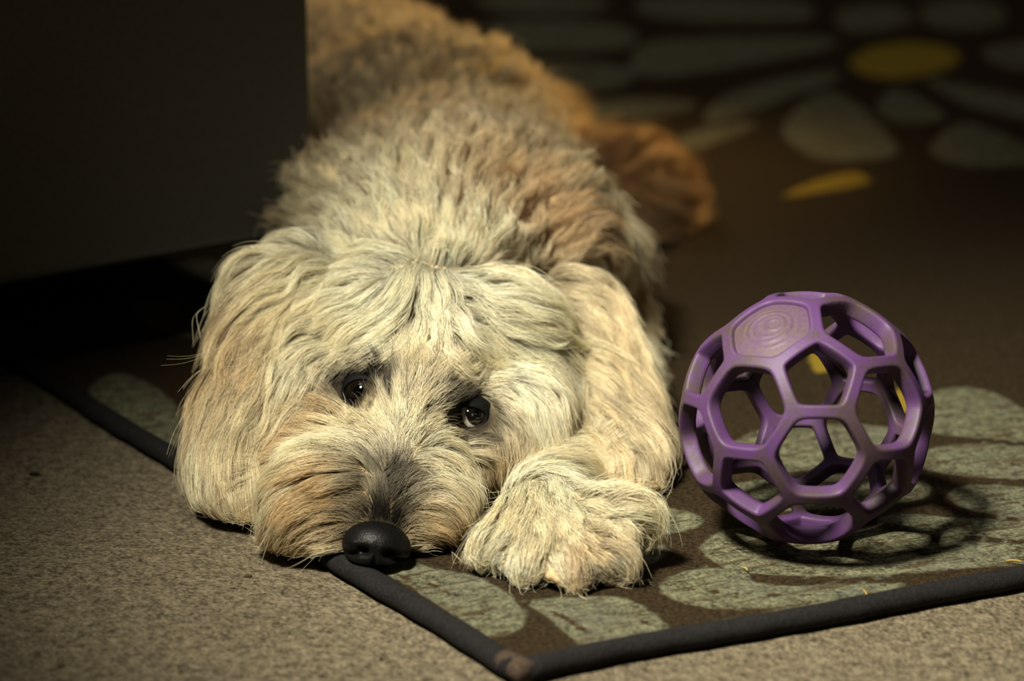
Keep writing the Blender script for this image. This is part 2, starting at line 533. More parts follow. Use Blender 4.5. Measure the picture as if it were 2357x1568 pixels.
# ------------------------------------------------------------------ ball
def build_ball():
    import itertools
    phi = (1 + 5 ** .5) / 2
    S = set()
    for base in [(0, 1, 3 * phi), (1, 2 + phi, 2 * phi), (phi, 2, 2 * phi + 1)]:
        for sg in itertools.product((1, -1), repeat=3):
            b = tuple(round(x * y, 9) + 0. for x, y in zip(base, sg))
            for c in ((b[0], b[1], b[2]), (b[1], b[2], b[0]), (b[2], b[0], b[1])):
                S.add(c)
    V = np.array(sorted(S)); V /= np.linalg.norm(V[0])
    w, x, y, z = 0.405073206613859, -0.2303905091979112, 0.8835759395764554, -0.04614617597024618
    R = np.array([[1-2*(y*y+z*z), 2*(x*y-z*w), 2*(x*z+y*w)], [2*(x*y+z*w), 1-2*(x*x+z*z), 2*(y*z-x*w)], [2*(x*z-y*w), 2*(y*z+x*w), 1-2*(x*x+y*y)]])
    V = V @ R.T                                          # x right, y up, z towards the camera
    bx = at(1856, 959, 1.0); bx = (bx - CAM) / (bx - CAM)[1]
    zc = 1.647
    d = ray(1856, 959)
    cen = CAM + d * zc
    rad = 0.0745
    cen[2] = rad + 0.0003
    vd = d / np.linalg.norm(d)                            # view axis through the ball
    rx_ = np.cross(vd, [0, 0, 1]); rx_ /= np.linalg.norm(rx_)
    ux_ = np.cross(rx_, vd)
    Wv = V[:, :1] * rx_ + V[:, 1:2] * ux_ - V[:, 2:3] * vd
    hull = bmesh.new()
    for p in Wv: hull.verts.new(p)
    bmesh.ops.convex_hull(hull, input=hull.verts[:])
    bmesh.ops.dissolve_limit(hull, angle_limit=math.radians(3), verts=hull.verts[:], edges=hull.edges[:])
    faces = [np.array([tuple(v.co) for v in f.verts]) for f in hull.faces]
    hull.free()
    print('ball faces', len(faces))
    # direction of the closed hexagon (upper left in the photograph)
    tx, ty = (575 - 774) / 725, -(300 - 782) / 725
    tdir = tx * rx_ + ty * ux_ - math.sqrt(max(0, 1 - tx * tx - ty * ty)) * vd
    hexes = [f for f in faces if len(f) == 6]
    closed = max(range(len(hexes)), key=lambda i: float(hexes[i].mean(0) @ tdir))
    root = empty('ball', (float(cen[0]), float(cen[1]), 0.0), 'purple rubber lattice dog ball with one closed dusty panel, standing on the rug', 'ball')
    T, hw = 0.0100, 0.0041 / rad
    bm = bmesh.new()
    cache = {}
    def vert(p, key=None):
        k = tuple(np.round(p, 5))
        if k not in cache:
            cache[k] = bm.verts.new(p)
        return cache[k]
    plate = None
    for f in faces:
        n = len(f)
        c = f.mean(0)
        sub = 4
        outer, inner = [], []
        apo = np.linalg.norm((f[0] + f[1]) / 2 - c)
        k = 1 - hw / apo
        ring_in = c + (f - c) * k
        for i in range(n):
            a, b = f[i], f[(i + 1) % n]
            ai, bi = ring_in[i], ring_in[(i + 1) % n]
            for j in range(sub):
                t = j / sub
                outer.append(a * (1 - t) + b * t)
                q = ai * (1 - t) + bi * t
                # round the corners of the hole
                cut = 0.035 * (abs(t - .5) * 2) ** 4
                inner.append(c + (q - c) * (1 - cut * 0.75))
        m = len(outer)
        def mid(t_):
            return [outer[i] * (1 - t_) + inner[i] * t_ for i in range(m)]
        rings = [outer, mid(0.5), inner]
        rings = [[p / np.linalg.norm(p) for p in r] for r in rings]
        rv = [[vert(p) for p in r] for r in rings]
        for A, B in zip(rv[:-1], rv[1:]):
            for i in range(m):
                bm.faces.new((A[i], A[(i + 1) % m], B[(i + 1) % m], B[i]))
        if n == 6 and plate is None and np.allclose(f, hexes[closed]):
            plate = [p.copy() for p in rings[2]], c / np.linalg.norm(c)
    bmesh.ops.recalc_face_normals(bm, faces=bm.faces[:])
    for f in bm.faces:
        if f.calc_center_median().dot(f.normal) < 0: f.normal_flip()
    for v in bm.verts: v.co = v.co * rad
    me = bpy.data.meshes.new('lattice')
    bm.to_mesh(me); bm.free()
    me.materials.append(M_BALL)
    me.polygons.foreach_set('use_smooth', [True] * len(me.polygons))
    lat = bpy.data.objects.new('lattice', me)
    link(lat, root)
    s = lat.modifiers.new('solidify', 'SOLIDIFY'); s.thickness = T; s.offset = -1
    b = lat.modifiers.new('bevel', 'BEVEL'); b.width = 0.0016; b.segments = 2; b.limit_method = 'ANGLE'; b.angle_limit = math.radians(50)
    b = lat.modifiers.new('subsurf', 'SUBSURF'); b.levels = 1; b.render_levels = 1
    lat.location = cen - np.array([cen[0], cen[1], 0.0]) + np.array(root.location)
    lat.matrix_parent_inverse = Matrix.Translation(root.location).inverted()
    # closed panel: recessed plate with worn raised rings
    rim, axis = plate
    rim = np.array(rim)
    cc = rim.mean(0)
    e1 = rim[0] - cc; e1 -= axis * (e1 @ axis); e1 /= np.linalg.norm(e1); e2 = np.cross(axis, e1)
    vs, fs = [], []
    NR, m = 30, 96
    ang = np.array([math.atan2((p - cc) @ e2, (p - cc) @ e1) for p in rim])
    order = np.argsort(ang); rr = np.array([np.linalg.norm((p - cc) - axis * ((p - cc) @ axis)) for p in rim])[order]; an = ang[order]
    for i in range(NR + 1):
        for j in range(m):
            a = -math.pi + 2 * math.pi * j / m
            r = np.interp(a, an, rr, period=2 * math.pi) * i / NR * 1.03
            p = cc + (e1 * math.cos(a) + e2 * math.sin(a)) * r
            p = p / np.linalg.norm(p)
            x_, y_ = r * math.cos(a), r * math.sin(a)
            q = math.hypot(x_, y_ )
            arc = 0.5 + 0.5 * math.cos(a * 2 + 1.0)
            hgt = 0.0009 * (math.exp(-((q - 0.165) / 0.012) ** 2) * (0.45 + 0.55 * arc) + 0.9 * math.exp(-((q - 0.115) / 0.010) ** 2) * (0.4 + 0.6 * (1 - arc)) + 0.8 * math.exp(-((math.hypot(x_ - .03, y_ - .02) - 0.06) / 0.009) ** 2) + 0.6 * math.exp(-((q - 0.225) / 0.010) ** 2) * arc)
            vs.append(p * (rad - 0.0028 + hgt))
    nt = len(vs)
    vs += [p * 1.0 - p / np.linalg.norm(p) * 0.003 for p in vs[:]]
    for i in range(NR):
        for j in range(m):
            a, b_, c_, d_ = i * m + j, i * m + (j + 1) % m, (i + 1) * m + (j + 1) % m, (i + 1) * m + j
            fs.append((a, d_, c_, b_)); fs.append((nt + a, nt + b_, nt + c_, nt + d_))
    pl = mesh_obj('closed_panel', vs, fs, M_BALL, root)
    pl['label'] = 'dusty closed hexagon panel with worn ring marks'
    a = pl.data.attributes.new('dust', 'FLOAT', 'POINT')
    a.data.foreach_set('value', np.full(len(vs), 0.75, np.float32))
    pl.location = lat.location
    pl.matrix_parent_inverse = Matrix.Translation(root.location).inverted()
build_ball()

# ------------------------------------------------------------------ dog
DOG_AT = (0.0, 1.95, 0.0)
dog = empty('dog', DOG_AT, 'cream curly-haired dog lying on the rug edge with its head down beside its front paw', 'dog')
REG = {'head': 0, 'ear_l': 1, 'ear_r': 2, 'body': 3, 'paw': 4, 'hind': 5, 'muzzle': 6}
balls = []                                               # (centre, radii, region)
def E(reg, px, py, Y, rx, ry=None, rz=None):
    balls.append((at(px, py, Y), (rx, ry or rx, rz or rx), REG[reg]))
def EW(reg, x, y, z, rx, ry, rz):
    balls.append((np.array([x, y, z]), (rx, ry, rz), REG[reg]))
def chain(reg, pts, flat=1.0):
    P = [(at(*p[:3]), p[3]) for p in pts]
    for (a, ra), (b, rb) in zip(P[:-1], P[1:]):
        n = max(2, int(np.linalg.norm(b - a) / 0.007))
        for i in range(n + 1):
            t = i / n
            r = ra + (rb - ra) * t
            balls.append((a + (b - a) * t, (r, r * flat, r), REG[reg]))
# skull
E('head', 945, 780, 1.705, .064, .068, .053)
E('head', 950, 840, 1.665, .050, .042, .036)
E('head', 700, 720, 1.715, .030); E('head', 1150, 785, 1.70, .038); E('head', 1195, 850, 1.70, .034); E('head', 700, 640, 1.735, .024)
E('head', 745, 950, 1.655, .038); E('head', 700, 850, 1.69, .034)
E('head', 1165, 985, 1.650, .034); E('head', 1110, 1040, 1.625, .026); E('head', 1195, 910, 1.69, .036)
E('head', 960, 1010, 1.67, .055, .05, .03)
# muzzle
chain('muzzle', [(950, 940, 1.628, .034), (930, 1000, 1.605, .031), (905, 1080, 1.575, .028), (885, 1160, 1.550, .024), (868, 1218, 1.530, .020)])
E('muzzle', 760, 1045, 1.615, .030); E('muzzle', 690, 1100, 1.60, .024)
chain('muzzle', [(820, 1090, 1.575, .026), (730, 1130, 1.560, .028), (700, 1185, 1.548, .024), (775, 1225, 1.538, .022), (830, 1250, 1.532, .016)])
chain('muzzle', [(975, 1085, 1.580, .026), (1010, 1155, 1.565, .021), (975, 1205, 1.545, .020), (930, 1230, 1.535, .016)])
E('muzzle', 868, 1275, 1.530, .017)
# ears
chain('ear_l', [(660, 640, 1.72, .018), (602, 680, 1.705, .020), (586, 770, 1.69, .021), (574, 870, 1.665, .021), (545, 970, 1.645, .024), (538, 1060, 1.625, .024), (550, 1125, 1.603, .021), (568, 1160, 1.592, .015)], 0.8)
chain('ear_r', [(1320, 690, 1.76, .020), (1350, 760, 1.745, .022), (1370, 850, 1.725, .025), (1400, 940, 1.70, .026), (1430, 1020, 1.675, .025), (1450, 1075, 1.65, .021), (1452, 1115, 1.635, .015)], 0.8)
# neck and trunk
E('body', 960, 640, 1.78, .066, .07, .055); E('body', 990, 560, 1.84, .078, .08, .062); E('body', 1030, 490, 1.90, .090, .08, .068)
E('body', 812, 520, 1.885, .045, .05, .056)
E('body', 1230, 560, 1.88, .058, .07, .060); E('body', 1310, 590, 1.91, .042, .06, .048)
EW('body', -.042, 1.985, .082, .100, .13, .083)
EW('body', -.070, 2.13, .090, .106, .15, .092)
EW('body', -.140, 2.34, .085, .108, .16, .087)
EW('body', -.245, 2.53, .076, .106, .12, .076)
chain('body', [(1350, 600, 1.97, .036), (1368, 700, 1.93, .033), (1395, 800, 1.89, .030), (1420, 880, 1.86, .026)])
chain('body', [(870, 560, 1.93, .040), (760, 660, 1.86, .028), (710, 800, 1.78, .024)])
chain('body', [(560, 90, 2.72, .03), (430, 120, 2.85, .022), (330, 200, 2.86, .016)])
# foreleg and paw
chain('paw', [(1430, 890, 1.82, .024), (1370, 1050, 1.70, .017), (1290, 1140, 1.61, .021), (1262, 1170, 1.575, .025), (1262, 1205, 1.54, .027)])
for tx, ty, tY, tr in ((1140, 1275, 1.508, .0160), (1215, 1325, 1.490, .0150), (1315, 1338, 1.480, .0160), (1412, 1284, 1.489, .0150), (1440, 1205, 1.512, .0165)):
    chain('paw', [(1268, 1210, 1.53, .022), (tx, ty, tY, tr)])
# hind leg
EW('hind', -.020, 2.36, .044, .070, .10, .040)
chain('hind', [(1300, 420, 2.33, .034), (1390, 425, 2.29, .029), (1470, 435, 2.25, .027), (1520, 450, 2.23, .023)])

def icosphere(sub):
    bm = bmesh.new()
    bmesh.ops.create_icosphere(bm, subdivisions=sub, radius=1)
    v = np.array([tuple(x.co) for x in bm.verts])
    f = np.array([[y.index for y in x.verts] for x in bm.faces])
    bm.free()
    return v, f
iv, if_ = icosphere(3)
vs, fs, off = [], [], 0
for c, r, g in balls:
    v = iv * np.array(r) + c
    v[:, 2] = np.maximum(v[:, 2], 0.002)
    vs.append(v); fs.append(if_ + off); off += len(iv)
me = bpy.data.meshes.new('body')
me.from_pydata(np.vstack(vs).tolist(), [], np.vstack(fs).tolist())
tmp = bpy.data.objects.new('tmp', me)
C.objects.link(tmp)
m = tmp.modifiers.new('r', 'REMESH'); m.mode = 'VOXEL'; m.voxel_size = 0.0042
m = tmp.modifiers.new('s', 'SMOOTH'); m.factor = 0.5; m.iterations = 7
dg = bpy.context.evaluated_depsgraph_get()
bme = bpy.data.meshes.new_from_object(tmp.evaluated_get(dg))
bpy.data.objects.remove(tmp)
bme.name = 'body'
nv_ = len(bme.vertices)
co = np.empty(nv_ * 3); bme.vertices.foreach_get('co', co); co = co.reshape(-1, 3)
co[:, 2] = np.maximum(co[:, 2], 0.0064)
bme.vertices.foreach_set('co', co.ravel()); bme.update()
bme.polygons.foreach_set('use_smooth', [True] * len(bme.polygons))
bme.materials.clear(); bme.materials.append(M_SKIN)
body = link(bpy.data.objects.new('body', bme), dog)
bme.calc_loop_triangles()
tri = np.empty(len(bme.loop_triangles) * 3, np.int32); bme.loop_triangles.foreach_get('vertices', tri); tri = tri.reshape(-1, 3)
vn = np.empty(nv_ * 3); bme.vertex_normals.foreach_get('vector', vn); vn = vn.reshape(-1, 3)
bvh = BVHTree.FromPolygons(co.tolist(), tri.tolist(), epsilon=0.0)
print('body verts', nv_, 'tris', len(tri))

BC = np.array([b[0] for b in balls]); BR = np.array([b[1] for b in balls]); BG = np.array([b[2] for b in balls])
def region_of(P):
    out = np.empty(len(P), int)
    for i in range(0, len(P), 4000):
        q = (P[i:i + 4000, None] - BC[None]) / BR[None]
        out[i:i + 4000] = BG[(np.linalg.norm(q, axis=2) - 1).__mul__(BR.min(1)).argmin(1)]
    return out

def hit(px, py):
    d = ray(px, py)
    loc, nrm, i, dist = bvh.ray_cast(Vector(CAM), Vector(d))
    return None if loc is None else (np.array(loc), np.array(nrm))
def surf(px, py, Y=1.6):
    h = hit(px, py)
    if h: return h
    # the nearest surface to the ray
    best = None
    for Yt in np.linspace(1.45, 2.5, 60):
        loc, nrm, i, dist = bvh.find_nearest(Vector(at(px, py, Yt)))
        if best is None or dist < best[2]: best = (np.array(loc), np.array(nrm), dist)
    return best[:2]

# ---- face anchors
EYE_L, EYE_R = surf(826, 898), surf(1082, 955)
def lumps(name): pass
# colour spots of the coat: px, py, radius (m), colour, strength
CREAM = np.array(srgb(243, 229, 194)[:3]); TAN = np.array(srgb(196, 158, 96)[:3])
DARK = np.array(srgb(34, 30, 26)[:3]); GREYB = np.array(srgb(86, 80, 70)[:3]); WHITE = np.array(srgb(246, 238, 206)[:3])
BEIGE = np.array(srgb(208, 188, 148)[:3]); APR = np.array(srgb(214, 176, 128)[:3])
SPOTS = [(p3, r, c, k) for p3, r, c, k in [
    (surf(760, 1135)[0], .015, TAN, .6), (surf(690, 1230)[0], .015, TAN, .5), (surf(800, 1160)[0], .014, TAN, .75), (surf(1040, 1200)[0], .016, TAN, .75),
    (surf(960, 1210)[0], .012, TAN, .55), (surf(790, 1100)[0], .012, TAN, .5), (surf(800, 1225)[0], .010, TAN, .3),
    (surf(690, 1010)[0], .018, TAN, .4), (surf(760, 960)[0], .012, TAN, .45), (surf(1150, 1050)[0], .016, TAN, .5), (surf(960, 840)[0], .015, TAN, .35),
    (surf(1120, 1090)[0], .016, TAN, .2),
    (surf(550, 700)[0], .035, BEIGE, .7), (surf(530, 850)[0], .035, BEIGE, .7), (surf(500, 1050)[0], .035, BEIGE, .5), (surf(1380, 720)[0], .035, BEIGE, .8), (surf(1420, 850)[0], .035, BEIGE, .8), (surf(1480, 1000)[0], .03, BEIGE, .5), (surf(510, 800)[0], .020, TAN, .35), (surf(560, 740)[0], .02, TAN, .25), (surf(1342, 1285)[0], .016, APR, .9), (surf(1362, 1296)[0], .0075, DARK, 1.0), (surf(1340, 1250)[0], .008, TAN, .6), (surf(1265, 1335)[0], .007, TAN, .8), (surf(1408, 1240)[0], .007, TAN, .7), (surf(1190, 1320)[0], .004, TAN, .4), (surf(1250, 1240)[0], .02, TAN, .12),  # ear beige is coat tone and dimmer light; toe gap spots are painted shade
    (surf(1270, 520)[0], .035, APR, .8), (surf(1180, 450)[0], .035, APR, .4), (surf(1330, 330)[0], .03, APR, .4), (surf(1060, 300)[0], .07, APR, .3), (surf(1150, 480)[0], .035, APR, .5),
    (surf(1480, 430)[0], .10, APR, .8), (np.array([-.2, 2.6, .12]), .14, APR, .8),  # apricot of hind foot, rump and the shoulder rim above: warm light's tint, painted
    (surf(950, 650)[0], .05, WHITE, .5), (surf(1120, 720)[0], .05, WHITE, .6), (surf(800, 620)[0], .04, WHITE, .4), (surf(1180, 1320)[0], .025, WHITE, .7), (surf(1230, 1130)[0], .04, WHITE, .5), (surf(1400, 1250)[0], .02, WHITE, .4),
    (surf(888, 1150)[0], .0145, DARK, .85), (surf(892, 1095)[0], .0130, GREYB, 1.0), (surf(870, 1200)[0], .0125, DARK, 1.3), (surf(905, 1200)[0], .0095, DARK, 1.0), (surf(900, 1040)[0], .006, GREYB, .3), (surf(812, 1215)[0], .004, DARK, .4),
    (surf(828, 898)[0], .0160, DARK, 2.0), (surf(805, 865)[0], .0065, DARK, .8), (surf(882, 880)[0], .0100, DARK, .8), (surf(865, 868)[0], .0120, DARK, 1.2), (surf(888, 862)[0], .006, DARK, .5), (surf(848, 935)[0], .0060, DARK, .9), (surf(888, 905)[0], .0100, GREYB, .9),
    (surf(1085, 958)[0], .0140, DARK, 2.0), (surf(1042, 970)[0], .0110, DARK, 1.3), (surf(1025, 930)[0], .011, GREYB, .9), (surf(1060, 990)[0], .008, DARK, .8), (surf(1032, 1000)[0], .004, DARK, .9), (surf(1050, 915)[0], .006, GREYB, .7),
]]
def coat_color(P):
    col = np.tile(CREAM, (len(P), 1))
    b = np.clip((P[:, 1] - 1.80) / .16, 0, 1)[:, None] * 0.6
    col = col * (1 - b) + BEIGE * b
    for c, r, k, s in SPOTS:
        w = s * np.exp(-((P - c) ** 2).sum(1) / (r * r))
        w = np.clip(w, 0, 1)[:, None]
        col = col * (1 - w) + k * w
    return col

# skin colour: the coat's own, deeper
sc = coat_color(co) * np.array([0.84, 0.78, 0.66])
for e_ in (EYE_L[0], EYE_R[0]):
    w_ = np.clip(1.6 * np.exp(-((co - e_) ** 2).sum(1) / .0175 ** 2), 0, 1)[:, None]
    sc = sc * (1 - w_) + DARK * w_
ca = bme.color_attributes.new('skin_color', 'FLOAT_COLOR', 'POINT')
ca.data.foreach_set('color', np.c_[sc, np.ones(nv_)].astype(np.float32).ravel())

# ---- combing: px, py, direction in the picture, length (cm), rise (cm), wave (mm)
G = {
'head': [
 (1020,600, -.1,-.5,3.5,1.6,2),(1000,560, 0,-1,4,2,2),(900,540,-.5,-.9,4,1.6,2),(1120,560,.5,-.8,4,1.6,2),(780,580,-.9,-.35,4,1.4,2),(1220,600,.9,-.3,4,1.4,3),
 (860,630,-1,-.1,5,1.4,3),(760,650,-1,.25,5.5,1.4,3),(690,700,-.75,.65,5.5,1.3,3),(660,780,-.55,.85,5.5,1.2,3),(800,720,-1,.15,5,1.3,3),(740,780,-.9,.45,5,1.2,3),
 (680,850,-.55,.85,5,1.1,3),(640,900,-.5,.9,5,1.1,3),(700,930,-.5,.9,4,1.0,2),(900,690,-.75,.5,4.5,1.2,3),(880,770,-.75,.45,3.2,.8,2),(830,800,-.95,.35,2.8,.6,2),(770,830,-.8,.6,2.8,.6,2),
 (890,820,-.75,.45,1.8,.5,1),(850,845,-.8,.4,1.0,.3,.4),(905,850,-.7,.5,1.1,.3,.4),
 (960,650,-.2,.7,4,1.4,3),(1000,700,.15,1,4,1.2,4),(960,770,-.1,1,2.2,.7,2),(1010,820,.4,.8,2.0,.5,1.5),(1060,640,.8,.3,5,1.5,4),(1150,650,1,.15,5,1.4,4),(1240,680,1,.1,5,1.4,4),
 (1080,730,.8,.45,5,1.4,4),(1170,750,.95,.25,5,1.4,4),(1250,770,.9,.4,5,1.3,4),(1080,820,.85,.4,3.2,.8,2),(1160,840,.85,.45,4,1.2,3),(1240,860,.55,.85,5,1.1,3),
 (1095,885,.9,.25,1.6,.4,1),(1155,915,.8,.5,2.2,.5,1.5),(1200,960,.35,.95,4,.8,3),(1250,950,.25,1,5.5,1,3),(1270,1010,.15,1,5,1,3),(1220,1030,.1,1,3.5,.7,3),
 (1055,905,.5,.5,1.1,.35,.5),(1030,930,-.1,.9,.9,.25,.3),(1025,975,-.2,1,.9,.2,.3),
 (780,950,-.45,.9,1.3,.3,.5),(820,950,-.2,1,1.3,.3,.5),(740,990,-.6,.8,2.2,.5,1),(680,1010,-.5,.85,3,.8,2),(620,1000,-.6,.8,4,.9,2),(770,895,-.5,.6,1.0,.25,.3),(840,940,.1,1,1.2,.25,.3),
 (1060,1010,.0,1,1.4,.3,.4),(1110,1010,.2,1,1.6,.3,.4),(1160,1010,.3,1,2,.4,.6),(1130,1060,.2,1,2.2,.5,1),(1080,1060,.1,1,1.6,.4,.6),
 (910,900,-.25,-.95,1.4,.4,.6),(960,900,.05,-1,1.6,.45,.8),(1000,890,.35,-.9,1.5,.4,.8),(930,950,-.05,-1,1.7,.4,.8),(980,960,.25,-.95,1.6,.4,.8),(880,960,-.45,-.7,1.4,.35,.6),(890,905,-.3,.2,.8,.3,.3)],
'muzzle': [
 (920,1010,.0,-1,1.6,.35,.5),(905,1060,-.05,-1,1.4,.3,.4),(890,1110,-.0,-1,1.3,.25,.3),(885,1150,0,-1,1.2,.25,.3),(878,1195,0,-1,1.1,.2,.3),(845,1190,-.3,-.9,1.0,.25,.3),(915,1190,.35,-.9,1.0,.25,.3),
 (870,1010,-.6,-.6,1.8,.5,1),(830,1035,-1,-.15,3,.7,1.5),(770,1050,-1,.1,3.4,.8,2),(700,1080,-.9,.35,3.4,.8,2),(640,1120,-.7,.7,3,.7,1.5),
 (850,1085,-.9,-.25,3.2,.8,1.5),(790,1100,-1,.05,3.4,.9,2),(720,1130,-.85,.45,3.4,.9,2),(650,1170,-.55,.85,3.4,.8,1.5),
 (845,1140,-.9,-.15,3,.8,1.5),(790,1155,-1,.1,3.4,.9,1.5),(720,1180,-.8,.55,3.4,.9,1.5),(650,1220,-.6,.8,3,.7,1),
 (815,1185,-1,.15,2.6,.7,1),(770,1215,-1,.25,2.8,.7,1),(710,1240,-.85,.5,2.6,.6,1),(800,1240,-.9,.4,1.6,.4,.6),(780,1275,-.8,.45,2,.4,.8),(830,1300,-.5,.5,1,.2,.4),
 (950,1010,.5,-.6,1.6,.5,1),(970,1045,.95,-.1,2.8,.8,2),(1010,1070,.85,.45,3,.8,2.5),(1050,1110,.5,.85,3,.8,2.5),
 (940,1095,.8,-.2,2.6,.7,1.5),(990,1120,.9,.3,3,.8,2),(1040,1160,.6,.8,2.8,.7,2),(930,1150,.8,-.1,2.2,.6,1.2),(980,1170,.95,.25,2.8,.8,1.5),(1030,1205,.75,.65,2.6,.7,1.5),
 (945,1195,.9,.1,2,.5,1),(965,1235,.9,.35,2.4,.5,1),(1010,1250,.85,.5,2.2,.5,1),(950,1275,.8,.45,1.6,.3,.6)],
'ear_l': [
 (640,590,-1,.05,6,1.1,1.5),(570,600,-.85,.5,6.5,1.0,1.5),(520,650,-.5,.85,6.5,1,1.5),(600,660,-.7,.75,6.5,1,1.5),(560,720,-.45,.9,6.5,1,2),(500,740,-.25,1,6.5,.9,2),(620,740,-.5,.9,6,1,2),(540,820,-.15,1,6.5,.9,2),(600,830,-.4,.95,6,1,2),(490,850,-.15,1,6,.9,1.5),
 (600,920,-.75,.7,6,1.1,2),(540,920,-.35,.95,6,1,1.5),(470,940,-.25,1,6,1,1),(440,1010,-.1,1,6,1,1),(500,1010,0,1,6,1,.8),(560,1010,.0,1,6,1,.8),(610,1000,-.2,1,5,.9,1),
 (450,1090,.2,1,5.5,.9,.8),(510,1100,.15,1,5.5,.9,.6),(570,1100,.1,1,5,.9,.6),(500,1160,.4,.9,4.5,.6,.6),(550,1180,.35,.95,4,.5,.6),(590,1150,.1,1,4,.5,.6)],
'ear_r': [
 (1290,650,.95,.1,5.5,1,3),(1340,680,.85,.5,5.5,1,3),(1400,690,.65,.8,6,1,2.5),(1330,760,.4,.9,6,1,3),(1390,770,.3,.95,6,1,3),(1440,770,.25,1,6,1,2.5),(1320,850,.3,.95,6,1.1,3),(1380,860,.35,.95,6.5,1.1,3),(1440,870,.45,.9,6,1,2.5),
 (1330,940,.25,1,6.5,1,2.5),(1390,940,.45,.9,6.5,1.1,2.5),(1450,940,.7,.7,6.5,1.1,2),(1500,980,.65,.75,6,1,1.5),(1400,1010,.45,.9,6,1,1.5),(1450,1030,.5,.85,5.5,1,1.2),(1510,1040,.35,.95,5.5,1,1),(1540,1080,-.1,1,5,.9,.8),
 (1440,1080,.15,1,5,.9,1),(1490,1100,-.05,1,4.5,.8,.8),(1460,1140,-.2,1,4,.5,.8),(1520,1140,-.6,.8,4,.6,.8)],
'paw': [
 (1200,1080,.2,-.6,3,.9,2.5),(1250,1080,.8,-.3,3.2,.9,2.5),(1310,1090,.95,.15,3.2,.9,2),(1360,1130,.85,.5,3,.8,2),(1150,1120,-.5,.7,2.8,.7,2),(1120,1180,-.4,.9,2.8,.6,2),(1110,1240,-.3,1,2.6,.6,1.5),(1100,1300,-.3,.95,2.4,.5,1),
 (1352,1262,-.1,1,1.5,.35,.5),(1338,1300,-.3,1,1.8,.4,.5),(1378,1275,.8,.7,1.8,.4,.5),(1374,1312,.6,.9,1.6,.4,.5),(1255,1325,-.5,.9,1.6,.4,.5),(1280,1325,.3,1,1.6,.4,.5),
 (1220,1150,.1,.6,2.2,.7,2.5),(1290,1160,.5,.5,2.4,.7,2.5),(1200,1220,-.2,.9,2.2,.6,2.5),(1270,1230,.1,.9,2.2,.6,2),(1330,1220,.4,.6,2.2,.6,2),(1160,1290,-.25,1,2.4,.6,1.5),(1220,1310,-.15,1,2.4,.6,1.2),(1290,1310,-.2,1,2.4,.6,.8),(1340,1320,.1,1,2.2,.5,.6),
 (1250,1350,-.2,1,2.2,.4,.8),(1380,1290,.75,.7,2.4,.6,.6),(1410,1250,.95,.35,2.4,.7,1),(1400,1200,.9,-.1,3,.9,1.2),(1430,1180,.95,.1,3,.9,1.2),(1380,1160,.8,-.3,3,.9,1.5),(1450,1230,.9,.35,2.6,.7,1),(1440,1280,.6,.85,2,.5,.6),(1330,1060,.9,.1,3,.8,2)],
'body': [
 (900,480,-.45,-.9,4,1.8,3),(1000,450,.05,-1,4.2,1.8,3),(1100,450,.4,-.9,4.2,1.8,3),(1200,480,.6,-.8,4.2,1.8,3),(1290,520,.8,-.5,4,1.6,3),(800,500,-.7,-.6,4,1.6,3),(720,520,-1,-.15,4,1.4,3),(660,540,-1,.0,4,1.3,3),
 (760,400,-.5,-.6,3.4,1.3,4),(900,350,-.1,-1,3.4,1.4,4),(1050,330,.1,-1,3.4,1.4,4),(1200,350,.5,-.8,3.4,1.4,4),(1300,400,.7,-.4,3.4,1.4,4),(1380,480,.6,.4,3.2,1.1,3),(1430,560,.3,.9,3.2,1,3),
 (850,200,-.1,-1,3.4,1.4,4),(1000,200,.2,-1,3.4,1.4,4),(1150,240,.5,-.8,3.4,1.5,4),(950,100,.1,-1,3.4,1.3,4),(760,250,-.4,-.5,3.4,1.3,4),(740,120,-.2,-.9,3,1,3),
 (1440,650,.15,1,3.4,1,3),(1460,760,.15,1,3.4,1,3),(1480,850,.2,1,3.4,1,2.5),(1400,600,.3,.9,3,1,3)],
'hind': [(1400,370,.6,-.5,4,1.8,2),(1500,380,.7,-.6,5,2,2),(1560,420,1,-.2,5.5,1.8,2),(1560,460,1,.1,5.5,1.6,2),(1500,480,.9,.5,4.5,1,2),(1400,460,.6,.6,4,1,2)],
}
FIELD = {}
for rn, L in G.items():
    rows = []
    for px, py, dx, dy, ln, rise, wv in L:
        p, n = surf(px, py)
        d = dx * RV - dy * UV
        fn = FV @ n
        if abs(fn) < 0.4: fn = -0.4 if fn <= 0 else 0.4
        d = d - FV * ((d @ n) / fn)
        d /= np.linalg.norm(d) + 1e-9
        rows.append(np.r_[p, d, ln / 100, rise / 100, wv / 1000])
    FIELD[REG[rn]] = np.array(rows)
def comb(P, reg):
    out = np.zeros((len(P), 6))
    for g, T_ in FIELD.items():
        s = np.where(reg == g)[0]
        if not len(s): continue
        d2 = ((P[s][:, None] - T_[None, :, :3]) ** 2).sum(2)
        w = 1 / (d2 + .006 ** 2) ** 2
        w /= w.sum(1, keepdims=True)
        out[s] = w @ T_[:, 3:]
    return out
def unit(a): return a / (np.linalg.norm(a, axis=-1, keepdims=True) + 1e-12)

# cheap smooth noise in space: a sum of sine waves
_k = rng.normal(size=(14, 3)); _ph = rng.uniform(0, 6.28, 14)
def snoise(P, scale):
    return np.sin(P @ (_k.T * scale) + _ph).sum(1) / 3.7

